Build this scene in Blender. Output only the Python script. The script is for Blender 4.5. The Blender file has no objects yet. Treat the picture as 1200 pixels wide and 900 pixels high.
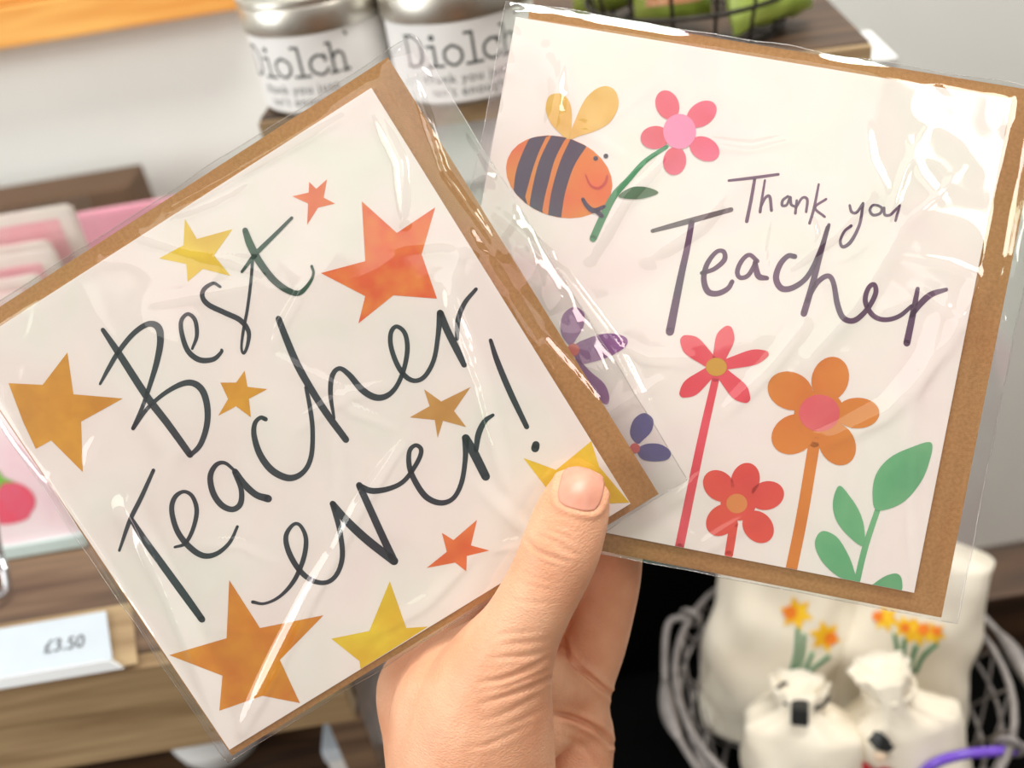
import bpy, bmesh, math, random
import numpy as np
from mathutils import Vector, Matrix, noise
from mathutils.bvhtree import BVHTree

random.seed(7)
scn = bpy.context.scene
COL = scn.collection
PI = math.pi

# ------------------------------------------------------------------ camera
F, CX, CY = 1100.0, 600.0, 450.0
def cam_basis(p=35.0, rho=9.5):
    p, rho = math.radians(p), math.radians(rho)
    fwd = np.array([0, math.cos(p), -math.sin(p)])
    r0 = np.array([1.0, 0, 0]); u0 = np.cross(r0, fwd)
    r = r0*math.cos(rho) - u0*math.sin(rho)
    u = u0*math.cos(rho) + r0*math.sin(rho)
    return np.stack([r, u, -fwd], 1)
RC = cam_basis(); CP = np.array([0, 0, 1.35])
cd = bpy.data.cameras.new('camera'); cam = bpy.data.objects.new('camera', cd); COL.objects.link(cam)
M = Matrix.Identity(4)
for i in range(3):
    for j in range(3): M[i][j] = RC[i, j]
    M[i][3] = CP[i]
cam.matrix_world = M
cd.sensor_width = 36.0; cd.lens = F*36/1200; cd.clip_start = .01
cd.dof.use_dof = True; cd.dof.focus_distance = .289; cd.dof.aperture_fstop = 7.4; cd.dof.aperture_blades = 0
scn.camera = cam

# ------------------------------------------------------------------ light
w = bpy.data.worlds.new('world'); scn.world = w; w.use_nodes = True
w.node_tree.nodes['Background'].inputs[0].default_value = (1.0, .93, .855, 1)
w.node_tree.nodes['Background'].inputs[1].default_value = .6
def area(name, loc, target, size, power, col=(1, 1, 1), sy=None):
    l = bpy.data.lights.new(name, 'AREA'); l.energy = power; l.color = col
    l.shape = 'RECTANGLE'; l.size = size; l.size_y = sy or size
    o = bpy.data.objects.new(name, l); COL.objects.link(o); o.location = loc
    d = Vector(target) - Vector(loc); o.rotation_euler = d.to_track_quat('-Z', 'Y').to_euler()
    return o
area('shop_window_light', (-1.95, -1.05, 2.15), (-.05, .4, 1.1), 1.4, 26, (1, .965, .92), 1.1)
area('ceiling_panel_light', (-.05, -.95, 2.6), (0, .3, 1.1), 1.5, 9, (1, .95, .91), .95)
area('wall_fill_light', (.35, .45, 2.4), (.30, .88, 1.2), .9, 40, (1, .985, .95), .3)  # unseen lamp added to brighten the back wall
area('side_fill_light', (-1.75, -.15, 1.55), (.1, .9, 1.15), 1.1, 36, (.97, 1, 1), 1.0)  # fill added from the left to lift the wall, no actual window
area('glint_light', (.95, -.75, 2.3), (.1, .4, 1.1), .45, 11, (1, .93, .86), .45)  # small unseen light added for glint streaks on the cellophane
scn.view_settings.view_transform = 'Standard'; scn.view_settings.look = 'None'
scn.view_settings.gamma = 1.0; scn.view_settings.use_curve_mapping = False
scn.view_settings.exposure = -0.97

# ------------------------------------------------------------------ helpers
def ray(px, py): return RC @ np.array([(px-CX)/F, -(py-CY)/F, -1.0])
def W(px, py, d): return Vector((CP + ray(px, py)*d).tolist())          # pixel + depth
def ony(px, py, y): r = ray(px, py); return Vector((CP + r*((y-CP[1])/r[1])).tolist())
def onz(px, py, z): r = ray(px, py); return Vector((CP + r*((z-CP[2])/r[2])).tolist())
def proj(v):
    q = RC.T @ (np.array(v) - CP); return CX + F*q[0]/-q[2], CY - F*q[1]/-q[2], -q[2]

def srgb(r, g, b):
    f = lambda c: (c/255/12.92 if c/255 <= .04045 else ((c/255+.055)/1.055)**2.4)
    return (f(r), f(g), f(b), 1)

MATS = {}
def mat(name, c1, c2=None, rough=.6, scale=60, metal=0, sss=0, bump=0, bscale=400, spec=.5, detail=4, stretch=None, coat=0, contrast=(.35, .65)):
    if name in MATS: return MATS[name]
    m = bpy.data.materials.new(name); m.use_nodes = True; nt = m.node_tree; n = nt.nodes; L = nt.links
    b = n['Principled BSDF']; b.inputs['Roughness'].default_value = rough; b.inputs['Metallic'].default_value = metal
    b.inputs['Specular IOR Level'].default_value = spec
    b.inputs['Coat Weight'].default_value = coat
    b.inputs['Base Color'].default_value = c1
    tc = n.new('ShaderNodeTexCoord'); src = tc.outputs['Object']
    if stretch:
        mp = n.new('ShaderNodeMapping'); mp.inputs['Scale'].default_value = stretch; L.new(src, mp.inputs[0]); src = mp.outputs[0]
    if c2:
        nz = n.new('ShaderNodeTexNoise'); nz.inputs['Scale'].default_value = scale; nz.inputs['Detail'].default_value = detail
        L.new(src, nz.inputs['Vector'])
        cr = n.new('ShaderNodeValToRGB'); cr.color_ramp.elements[0].color = c1; cr.color_ramp.elements[1].color = c2
        cr.color_ramp.elements[0].position, cr.color_ramp.elements[1].position = contrast
        L.new(nz.outputs['Fac'], cr.inputs[0]); L.new(cr.outputs[0], b.inputs['Base Color'])
    if sss:
        b.inputs['Subsurface Weight'].default_value = sss; b.inputs['Subsurface Radius'].default_value = (1, .36, .18)
        b.inputs['Subsurface Scale'].default_value = .004
    if bump:
        bz = n.new('ShaderNodeTexNoise'); bz.inputs['Scale'].default_value = bscale; bz.inputs['Detail'].default_value = 3
        L.new(src, bz.inputs['Vector'])
        bp = n.new('ShaderNodeBump'); bp.inputs['Strength'].default_value = bump; bp.inputs['Distance'].default_value = .0006
        L.new(bz.outputs['Fac'], bp.inputs['Height']); L.new(bp.outputs[0], b.inputs['Normal'])
    MATS[name] = m; return m

def film(name, k=2.3, tint=True, rough=.06, nscale=22):
    """clear cellophane: transparent with a Fresnel reflection, faint thin-film tint"""
    if name in MATS: return MATS[name]
    m = bpy.data.materials.new(name); m.use_nodes = True; nt = m.node_tree; n = nt.nodes; L = nt.links
    for x in list(n):
        if x.type == 'BSDF_PRINCIPLED': n.remove(x)
    tr = n.new('ShaderNodeBsdfTransparent'); gl = n.new('ShaderNodeBsdfGlossy'); gl.inputs['Roughness'].default_value = rough
    tr.inputs[0].default_value = (.985, .985, .985, 1)
    fr = n.new('ShaderNodeFresnel'); fr.inputs['IOR'].default_value = 1.5
    mu = n.new('ShaderNodeMath'); mu.operation = 'MULTIPLY'; mu.inputs[1].default_value = k; mu.use_clamp = True
    mx = n.new('ShaderNodeMixShader')
    ge = n.new('ShaderNodeNewGeometry'); io = n.new('ShaderNodeMath'); io.operation = 'MULTIPLY_ADD'      # thin sheet: same Fresnel from both sides
    io.inputs[1].default_value = 1/1.5-1.5; io.inputs[2].default_value = 1.5
    L.new(ge.outputs['Backfacing'], io.inputs[0]); L.new(io.outputs[0], fr.inputs['IOR'])
    L.new(fr.outputs[0], mu.inputs[0]); L.new(mu.outputs[0], mx.inputs[0]); L.new(tr.outputs[0], mx.inputs[1]); L.new(gl.outputs[0], mx.inputs[2])
    if tint:
        tc = n.new('ShaderNodeTexCoord'); nz = n.new('ShaderNodeTexNoise'); nz.inputs['Scale'].default_value = nscale; nz.inputs['Detail'].default_value = 1; nz.inputs['Distortion'].default_value = 1.2
        cr = n.new('ShaderNodeValToRGB'); e = cr.color_ramp.elements
        e[0].position = .30; e[0].color = (.70, 1, .78, 1); e[1].position = .68; e[1].color = (1, .68, .76, 1)
        q = cr.color_ramp.elements.new(.48); q.color = (1, 1, .97, 1)
        L.new(tc.outputs['Object'], nz.inputs['Vector']); L.new(nz.outputs['Fac'], cr.inputs[0]); L.new(cr.outputs[0], gl.inputs[0])
    L.new(mx.outputs[0], n['Material Output'].inputs[0])
    MATS[name] = m; return m

def wood(name, ca, cb, axis='x', scale=9, rough=.55, bump=.25):
    if name in MATS: return MATS[name]
    m = bpy.data.materials.new(name); m.use_nodes = True; nt = m.node_tree; n = nt.nodes; L = nt.links
    b = n['Principled BSDF']; b.inputs['Roughness'].default_value = rough
    tc = n.new('ShaderNodeTexCoord'); mp = n.new('ShaderNodeMapping')
    mp.inputs['Scale'].default_value = {'x': (1, 14, 14), 'y': (14, 1, 14), 'z': (14, 14, 1)}[axis]
    nz = n.new('ShaderNodeTexNoise'); nz.inputs['Scale'].default_value = scale; nz.inputs['Detail'].default_value = 6; nz.inputs['Distortion'].default_value = .6
    cr = n.new('ShaderNodeValToRGB'); cr.color_ramp.elements[0].color = ca; cr.color_ramp.elements[1].color = cb
    cr.color_ramp.elements[0].position = .35; cr.color_ramp.elements[1].position = .68
    bp = n.new('ShaderNodeBump'); bp.inputs['Strength'].default_value = bump; bp.inputs['Distance'].default_value = .001
    L.new(tc.outputs['Object'], mp.inputs[0]); L.new(mp.outputs[0], nz.inputs['Vector']); L.new(nz.outputs['Fac'], cr.inputs[0])
    L.new(cr.outputs[0], b.inputs['Base Color']); L.new(nz.outputs['Fac'], bp.inputs['Height']); L.new(bp.outputs[0], b.inputs['Normal'])
    MATS[name] = m; return m

def link(name, me, m=None, parent=None, smooth=False):
    o = bpy.data.objects.new(name, me); COL.objects.link(o)
    if m: me.materials.append(m)
    if parent: o.parent = parent
    if smooth:
        for p in me.polygons: p.use_smooth = True
    return o
def frompy(name, v, f, m=None, parent=None, smooth=False):
    me = bpy.data.meshes.new(name); me.from_pydata([tuple(x) for x in v], [], f); me.update()
    return link(name, me, m, parent, smooth)
def obj(name, bm, m=None, parent=None, smooth=False):
    me = bpy.data.meshes.new(name); bm.to_mesh(me); bm.free(); return link(name, me, m, parent, smooth)
def tag(o, label=None, cat=None, group=None, kind=None):
    if label: o['label'] = label
    if cat: o['category'] = cat
    if group: o['group'] = group
    if kind: o['kind'] = kind
    return o
def empty(name, loc=(0, 0, 0), label=None, cat=None, group=None, rz=0):
    o = bpy.data.objects.new(name, None); COL.objects.link(o); o.location = loc; o.rotation_euler = (0, 0, rz)
    o.empty_display_size = .01
    return tag(o, label, cat, group)
def bm_box(bm, x0, x1, y0, y1, z0, z1, bev=0):
    t = bmesh.new(); bmesh.ops.create_cube(t, size=1)
    for v in t.verts:
        v.co = Vector((x0+(v.co.x+.5)*(x1-x0), y0+(v.co.y+.5)*(y1-y0), z0+(v.co.z+.5)*(z1-z0)))
    if bev: bmesh.ops.bevel(t, geom=list(t.edges), offset=bev, segments=2, affect='EDGES', profile=.7)
    me = bpy.data.meshes.new('t'); t.to_mesh(me); t.free(); bm.from_mesh(me); bpy.data.meshes.remove(me)
def box(name, x0, x1, y0, y1, z0, z1, m, parent=None, bev=0):
    bm = bmesh.new(); bm_box(bm, x0, x1, y0, y1, z0, z1, bev); return obj(name, bm, m, parent)
def catmull(P, n=8, closed=False):
    P = [np.array(p, float) for p in P]
    if len(P) == 2: return [P[0]+(P[1]-P[0])*i/n for i in range(n+1)]
    out = []; k = len(P); seg = k if closed else k-1
    for i in range(seg):
        if closed: a, b, c, d = P[i-1], P[i], P[(i+1) % k], P[(i+2) % k]
        else:
            b, c = P[i], P[i+1]; a = P[i-1] if i else 2*b-c; d = P[i+2] if i+2 < k else 2*c-b
        for s in range(n):
            t = s/n
            out.append(.5*((2*b)+(c-a)*t+(2*a-5*b+4*c-d)*t*t+(3*b-a-3*c+d)*t**3))
    if not closed: out.append(P[-1])
    return out
def tube_mesh(bm, pts, r, seg=8, closed=False):
    pts = [Vector(p) for p in pts]; n = len(pts); rings = []
    rr = r if hasattr(r, '__len__') else [r]*n
    up = None
    for i, p in enumerate(pts):
        a = pts[i-1] if (i or closed) else p; c = pts[(i+1) % n] if (i < n-1 or closed) else p
        t = (c-a).normalized()
        if up is None: up = t.orthogonal().normalized()
        up = (up - t*up.dot(t)).normalized(); s = t.cross(up)
        rings.append([bm.verts.new(p+(up*math.cos(2*PI*k/seg)+s*math.sin(2*PI*k/seg))*rr[i]) for k in range(seg)])
    m = n if closed else n-1
    for i in range(m):
        A, B = rings[i], rings[(i+1) % n]
        for k in range(seg):
            try: bm.faces.new((A[k], A[(k+1) % seg], B[(k+1) % seg], B[k]))
            except ValueError: pass
    if not closed:
        bm.faces.new(rings[0][::-1]); bm.faces.new(rings[-1])
def tube(name, pts, r, m, parent=None, seg=8, closed=False):
    bm = bmesh.new(); tube_mesh(bm, pts, r, seg, closed); return obj(name, bm, m, parent, True)
def lathe(name, prof, m, parent=None, seg=64, loc=(0, 0, 0)):
    v, f = [], []; n = len(prof)
    for k in range(seg):
        a = 2*PI*k/seg
        for r, z in prof: v.append((loc[0]+r*math.cos(a), loc[1]+r*math.sin(a), loc[2]+z))
    for k in range(seg):
        for i in range(n-1):
            f.append((k*n+i, ((k+1) % seg)*n+i, ((k+1) % seg)*n+i+1, k*n+i+1))
    o = frompy(name, v, f, m, parent, True)
    md = o.modifiers.new('e', 'EDGE_SPLIT'); md.split_angle = math.radians(40)
    return o

# flat print: ribbons with round ends, and polygons
def ribbon(bm, pts, z, n=8):
    """pts: (x, y, width)"""
    S = catmull(pts, n); V = []
    for i, p in enumerate(S):
        a = S[max(i-1, 0)]; c = S[min(i+1, len(S)-1)]; t = (c-a)[:2]; L = np.linalg.norm(t); t = t/L if L > 1e-12 else np.array([1., 0])
        nn = np.array([-t[1], t[0]])*max(p[2], 1e-5)/2
        V.append((bm.verts.new((p[0]+nn[0], p[1]+nn[1], z)), bm.verts.new((p[0]-nn[0], p[1]-nn[1], z))))
    for (a, b), (c, d) in zip(V, V[1:]):
        bm.faces.new((a, b, d, c))
    for i in (0, -1):
        p = S[i]; r = p[2]/2*.98
        vs = [bm.verts.new((p[0]+r*math.cos(2*PI*k/12), p[1]+r*math.sin(2*PI*k/12), z)) for k in range(12)]
        bm.faces.new(vs)
def up_normals(bm):
    bm.normal_update()
    for f in bm.faces:
        if f.normal.z < 0: f.normal_flip()
def polygon(bm, pts, z):
    bm.faces.new([bm.verts.new((p[0], p[1], z)) for p in pts])

# ------------------------------------------------------------------ setting
M_wall = mat('wall_paint', srgb(240, 241, 236), srgb(236, 237, 232), rough=.85, scale=8, bump=.05, bscale=200)
tag(box('wall_back', -2.2, 2.2, .90, 1.0, 0, 2.6, M_wall), kind='structure')
M_floor = wood('floor_boards', srgb(120, 92, 66), srgb(150, 118, 88), 'x', 4)
tag(box('floor', -2.2, 2.2, -2.2, .90, -.05, 0, M_floor), kind='structure')

M_brownwood = wood('brown_shelf_wood', srgb(92, 72, 56), srgb(136, 110, 86), 'x', 7)
M_tanwood = wood('tan_wood', srgb(146, 120, 86), srgb(190, 164, 124), 'x', 7)
M_pine = wood('orange_pine', srgb(226, 150, 62), srgb(248, 188, 100), 'x', 6)
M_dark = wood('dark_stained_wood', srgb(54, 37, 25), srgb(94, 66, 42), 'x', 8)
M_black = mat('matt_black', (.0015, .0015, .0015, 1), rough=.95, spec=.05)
M_white = mat('white_board', srgb(226, 226, 222), srgb(218, 219, 217), rough=.6, scale=12)

# left wooden display unit
SZ = .985
u = empty('display_shelf_unit', (-.41, .6, 0), 'brown wooden display shelf unit carrying the pink cards', 'shelf unit')
def upart(name, *a, m=M_brownwood, bev=.0015):
    o = box(name, *a, m, None, bev); o.parent = u; o.matrix_parent_inverse = Matrix.Translation((.41, -.6, 0)); return o
upart('shelf_board', -.70, -.118, .338, .88, .957, SZ)
tag(upart('front_lip', -.70, -.118, .328, .338, .955, SZ-.001, m=M_tanwood), 'tan front lip of the top shelf')
upart('drawer_front', -.70, -.118, .335, .352, .905, .949, m=M_tanwood)
upart('side_panel', -.70, -.68, .345, .88, 0, .957)
upart('side_panel', -.138, -.118, .345, .88, 0, .957)
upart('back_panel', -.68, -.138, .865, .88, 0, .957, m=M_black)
upart('lower_shelf', -.68, -.138, .345, .865, .775, .793, m=M_dark)
# basket table
tb = empty('display_table', (.30, .3, 0), 'low black topped display table under the wire basket', 'table')
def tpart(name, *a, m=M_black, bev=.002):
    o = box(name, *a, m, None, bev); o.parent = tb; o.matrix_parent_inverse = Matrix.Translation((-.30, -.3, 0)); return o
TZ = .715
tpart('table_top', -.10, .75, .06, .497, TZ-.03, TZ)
for x in (-.08, .69):
    for y in (.08, .45): tpart('leg', x, x+.04, y, y+.04, 0, TZ-.03, m=M_dark)

# plinth with dark wooden top (tins and green basket stand on it)
RT = 1.19
pl = empty('display_plinth', (.212, .48, 0), 'tall white plinth with dark wooden top carrying the tins', 'plinth', rz=math.radians(-7))
box('plinth_body', -.315, .012, .075, .34, 0, RT-.017, M_white, pl, .002)
tag(box('plinth_top', -.328, .0, .0, .345, RT-.016, RT, M_dark, pl, .002), 'dark stained wooden top board')
tag(box('top_edging', -.328, .0, -.004, .0, RT-.015, RT-.001, M_tanwood, pl, .001), 'tan edge strip of the top board')
tag(box('side_rail', -.31, .022, .02, .075, RT-.06, RT-.017, M_white, pl, .002), 'white rail under the top board')
# black panel behind the basket
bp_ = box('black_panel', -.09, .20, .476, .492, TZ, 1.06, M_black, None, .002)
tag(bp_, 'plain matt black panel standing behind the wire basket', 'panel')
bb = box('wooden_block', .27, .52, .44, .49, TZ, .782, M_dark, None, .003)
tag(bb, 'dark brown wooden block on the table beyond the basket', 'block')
# pine shelf upper left
pz = ony(0, 58, .865).z
ps = empty('pine_rail', (-.4, .9, pz), 'orange pine rail of two boards fixed along the wall', 'rail')
for i, (z0, z1, y0) in enumerate(((0, .032, -.035), (.0335, .11, -.027))):
    box('plank', -.45, .235, y0, -.0005, z0, z1, M_pine, ps, .002)
tag(box('shadow_box', -.70, ony(140, 195, .80).x, .80, .855, SZ, ony(100, 204, .85).z, mat('shadow_brown', srgb(104, 80, 60), srgb(94, 72, 52), rough=.8, scale=10), None, .004),  # brown box added in place of a soft shadow on the wall
    'plain brown box standing in for a soft shadow behind the pink packets', 'box')

# ------------------------------------------------------------------ greeting cards
def frame(R, t):
    Rw = RC @ np.array(R); tw = CP + RC @ np.array(t); m = Matrix.Identity(4)
    for i in range(3):
        for j in range(3): m[i][j] = Rw[i, j]
        m[i][3] = tw[i]
    return m, Rw, tw
class Card:
    def __init__(s, R, t, size, label, env, slv, group=None):
        u_, _, v_ = np.linalg.svd(np.array(R)); R = u_ @ v_
        m, s.Rw, s.tw = frame(R, t); s.S = size
        s.root = empty('greeting_card', (0, 0, 0), label, 'greeting card', group)
        s.root.matrix_world = m
        h = size/2
        bm = bmesh.new()
        bm_box(bm, -h, h, -h, h, -.00045, 0, .00008); bm_box(bm, -h+.0003, h-.0004, -h+.0003, h-.0003, -.00100, -.00058, .00008)
        bm_box(bm, -h, -h+.0005, -h, h, -.0010, -.0003)
        s.card = tag(obj('card', bm, M_paper, s.root), 'white square folded card with printed front')
        e = env
        bm = bmesh.new(); bm_box(bm, e[0], e[1], e[2], e[3], -.00215, -.00115, .00012)
        s.env = tag(obj('envelope', bm, M_kraft, s.root), 'plain brown kraft envelope')
        # flap on the back of the envelope
        cx = (e[0]+e[1])/2
        v = [(e[0]+.002, e[3]-.001, -.0022), (e[1]-.002, e[3]-.001, -.0022), (cx+.03, e[3]-.06, -.0023), (cx-.03, e[3]-.06, -.0023)]
        frompy('flap', v+[(x, y, z-.0002) for x, y, z in v], [(0, 1, 2, 3), (7, 6, 5, 4), (0, 4, 5, 1), (1, 5, 6, 2), (2, 6, 7, 3), (3, 7, 4, 0)], M_kraft, s.env)
    def loc(s, px, py):
        r = ray(px, py); n = s.Rw[:, 2]; d = n @ (s.tw-CP)/(n @ r)
        q = s.Rw.T @ (CP + r*d - s.tw); return q[0], q[1]
    def px2m(s, px, py, wpx):
        a = np.array(s.loc(px-1, py)); b = np.array(s.loc(px+1, py)); return wpx*np.linalg.norm(b-a)/2
    def strokes(s, name, T, items, m, layer=1, n=8):
        """T=(ox, oy, scale) of the picture crop the coordinates were read from"""
        ox, oy, k = T; bm = bmesh.new()
        for st in items:
            pts = []
            for x, y, wd in st:
                X, Y = ox+x/k, oy+y/k; a, b = s.loc(X, Y); pts.append((a, b, s.px2m(X, Y, wd/k)))
            ribbon(bm, pts, layer*.00006, n)
        h = s.S/2-.0001
        for v in bm.verts: v.co.x = min(max(v.co.x, -h), h); v.co.y = min(max(v.co.y, -h), h)
        up_normals(bm)
        return obj(name, bm, m, s.card)
    def shape(s, name, T, pts, m, layer=1, smooth=True, clip=True):
        ox, oy, k = T
        P = [s.loc(ox+x/k, oy+y/k) for x, y in pts]
        if smooth: P = [tuple(p) for p in catmull(P, 6, True)]
        h = s.S/2-.0001
        if clip: P = [(min(max(a, -h), h), min(max(b, -h), h)) for a, b in P]
        bm = bmesh.new(); polygon(bm, P, layer*.00006); bmesh.ops.triangulate(bm, faces=list(bm.faces)); up_normals(bm)
        return obj(name, bm, m, s.card)
    def ell(s, name, T, c, ra, rb, ang, m, layer=1, egg=0):
        a = math.radians(ang); pts = []
        for k in range(28):
            t = 2*PI*k/28; x = ra*math.cos(t); y = rb*math.sin(t)*(1+egg*math.cos(t))
            pts.append((c[0]+x*math.cos(a)-y*math.sin(a), c[1]+x*math.sin(a)+y*math.cos(a)))
        return s.shape(name, T, pts, m, layer, False)
    def sleeve(s, b, ridges, seed, crumple=1.0, N=190):
        """front and back film; ridges: pixel polylines with height and width in mm"""
        x0, x1, y0, y1 = b; h = s.S/2
        ex0, ex1, ey0, ey1 = s.envb
        gx = np.linspace(x0, x1, N); gy = np.linspace(y0, y1, N); X, Y = np.meshgrid(gx, gy, indexing='ij')
        dx = np.maximum(np.maximum(-h-X, X-h), 0); dy = np.maximum(np.maximum(-h-Y, Y-h), 0); d = np.hypot(dx, dy)
        sm = lambda t: np.clip(t, 0, 1)**2*(3-2*np.clip(t, 0, 1))
        Z = .0004 - .0012*sm(d/.007)
        de = np.hypot(np.maximum(np.maximum(ex0-X, X-ex1), 0), np.maximum(np.maximum(ey0-Y, Y-ey1), 0))
        Z -= .0008*sm(de/.006)
        edge = np.minimum(np.minimum(X-x0, x1-X), np.minimum(Y-y0, y1-Y))
        fade = sm(edge/.004)
        B = np.zeros_like(X)
        for i in range(N):
            for j in range(N):
                p = Vector((gx[i]*26+seed, gy[j]*26, seed*.7)); B[i, j] = noise.noise(p)
                p2 = Vector((gx[i]*70+seed, gy[j]*70, seed*.3+4)); q = 1-abs(noise.noise(p2)); B[i, j] = max(B[i, j], -.2)*.0008+.0002
                out = min(1, de[i, j]/.004)
                B[i, j] += (q**3)*(.00010+.00010*min(1, d[i, j]/.004)+.0009*out*crumple)
        Z += np.clip(B, 0, None)*fade
        rg = random.Random(int(seed*10)); extra = []
        for _ in range(26):      # finer tension lines
            a = rg.uniform(0, PI); L_ = rg.uniform(20, 75); cx_ = rg.uniform(*s.pxr[0]); cy_ = rg.uniform(*s.pxr[1]); bend = rg.uniform(-12, 12)
            extra.append(([(cx_-L_*math.cos(a), cy_-L_*math.sin(a)), (cx_-bend*math.sin(a), cy_+bend*math.cos(a)), (cx_+L_*math.cos(a), cy_+L_*math.sin(a))], rg.uniform(.12, .34), rg.uniform(1.6, 3.2)))
        for pts, A, wd in list(ridges)+extra:
            A, wd = A*1.5, wd*.8
            Q = [np.array(s.loc(*p)) for p in pts]; D = np.full(X.shape, 1.0); tt = np.zeros_like(X)
            nseg = len(Q)-1
            for k in range(nseg):
                a, c = Q[k], Q[k+1]; ab = c-a; t = np.clip(((X-a[0])*ab[0]+(Y-a[1])*ab[1])/(ab@ab), 0, 1)
                dd = np.hypot(X-a[0]-t*ab[0], Y-a[1]-t*ab[1]); mk = dd < D; D = np.where(mk, dd, D); tt = np.where(mk, (k+t)/nseg, tt)
            prof = np.maximum(0, 1-D/(wd*.001)); prof = prof**1.4*(.25+.75*np.sin(PI*np.clip(tt, .02, .98)))
            Z += A*.001*prof*np.minimum(1, fade+.2)
        verts = [(X[i, j], Y[i, j], Z[i, j]) for i in range(N) for j in range(N)]
        # slightly wavy outer outline
        vv = []
        for (x, y, z) in verts:
            wv = .0007*noise.noise(Vector((x*60+seed, y*60, 2)))
            ed = min(x-x0, x1-x, y-y0, y1-y); kx = max(0, 1-ed/.004)
            vv.append((x+wv*kx, y+wv*kx, z))
        f = [(i*N+j, (i+1)*N+j, (i+1)*N+j+1, i*N+j+1) for i in range(N-1) for j in range(N-1)]
        sl = frompy('cellophane_sleeve', vv, f, film('cellophane'), s.root, True); tag(sl, 'clear shiny cellophane sleeve')
        K = 30; v2 = []
        for i in range(K):
            for j in range(K):
                x = x0+(x1-x0)*i/(K-1); y = y0+(y1-y0)*j/(K-1); ed = min(x-x0, x1-x, y-y0, y1-y)
                v2.append((x, y, -.0016-.0010*min(1, ed/.003)-.0002*abs(noise.noise(Vector((x*50, y*50, seed))))))
        f2 = [(i*K+j, i*K+j+1, (i+1)*K+j+1, (i+1)*K+j) for i in range(K-1) for j in range(K-1)]
        frompy('sleeve_back', v2, f2, film('cellophane'), sl, True)
        # bright welded seam along the outline
        ring = [vv[i*N] for i in range(N)]+[vv[(N-1)*N+j] for j in range(N)]+[vv[i*N+N-1] for i in range(N-1, -1, -1)]+[vv[j] for j in range(N-1, -1, -1)]
        tube('seam', ring[::3], .00016, M_seam, sl, 5, True)

M_paper = mat('white_card', srgb(246, 237, 229), srgb(242, 233, 225), rough=.7, scale=40)
M_kraft = mat('kraft_paper', srgb(186, 138, 84), srgb(172, 124, 70), rough=.85, scale=900, bump=.3, bscale=2500, detail=2)
M_seam = film('sleeve_seam', 5.0, False, .15)
def ink(name, c, c2=None, r=.55, sc=90): return mat(name, srgb(*c), srgb(*(c2 or c)), rough=r, scale=sc, detail=6)

# ---- left card: Best Teacher ever!
LR = [[0.848, -0.5299, 0.0036], [0.5285, 0.8452, -0.0802], [0.0395, 0.0699, 0.9968]]
A = Card(LR, (-.0654, -.0135, -.2873), .148, 'square card reading Best Teacher ever with gold stars, gripped under the thumb',
         (-.075, .083, -.0763, .0792), None)
A.pxr = ((60, 640), (150, 780)); A.envb = (-.075, .083, -.0763, .0792)
k_ink = ink('charcoal_ink', (52, 60, 66), (44, 52, 58), .4)
g_ink = ink('green_foil_ink', (40, 84, 58), (44, 62, 60), .4)
TA, TC, TD, TE = (100, 230, 3), (120, 460, 3.273), (280, 310, 3.3333), (280, 460, 3.3333)
A.strokes('printed_word', TA, [
    [(62, 470, 16), (115, 548, 24), (215, 702, 27), (290, 800, 26), (368, 908, 24)],
    [(52, 660, 9), (82, 605, 15), (118, 545, 17), (170, 482, 18), (222, 449, 20), (257, 462, 26), (264, 510, 24), (252, 580, 21), (230, 655, 17), (203, 735, 14), (168, 816, 14)],
    [(168, 816, 14), (222, 742, 14), (292, 684, 16), (360, 655, 21), (405, 674, 24), (427, 728, 23), (428, 800, 21), (405, 872, 19), (368, 912, 15)],
    [(376, 536, 9), (392, 490, 14), (386, 436, 15), (360, 414, 13), (337, 440, 15), (341, 490, 17), (362, 545, 19), (402, 575, 20), (450, 573, 17), (478, 548, 12), (479, 540, 10)],
    [(474, 318, 10), (450, 306, 12), (418, 326, 15), (412, 354, 17), (434, 382, 19), (492, 410, 19), (545, 436, 19), (574, 476, 16), (570, 524, 12), (557, 552, 10), (549, 530, 9), (556, 470, 11), (570, 395, 11), (582, 300, 11), (588, 225, 11)]], k_ink)
A.strokes('printed_letter', TA, [
    [(562, 120, 20), (580, 170, 27), (612, 230, 26), (660, 292, 24), (710, 330, 22), (752, 340, 18), (786, 308, 12), (802, 272, 9), (796, 246, 10)],
    [(550, 266, 9), (600, 202, 16), (660, 142, 14), (726, 76, 11)]], g_ink, 2)
A.strokes('printed_word', TC, [
    [(65, 606, 10), (105, 492, 17), (150, 400, 17), (196, 298, 14)],
    [(110, 485, 20), (165, 570, 27), (230, 660, 29), (310, 770, 30), (382, 870, 26)],
    [(278, 593, 10), (318, 578, 14), (348, 522, 16), (362, 452, 18), (345, 398, 16), (312, 380, 14), (278, 402, 18), (266, 452, 20), (287, 530, 22), (332, 590, 24), (385, 625, 23), (438, 618, 18), (488, 575, 14), (518, 514, 11)],
    [(508, 300, 12), (470, 270, 14), (436, 278, 18), (414, 322, 22), (425, 385, 24), (458, 432, 24), (500, 448, 22), (530, 425, 22), (532, 370, 20), (506, 304, 18)],
    [(510, 300, 18), (545, 352, 26), (590, 392, 26), (636, 407, 30)]], k_ink)
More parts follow.
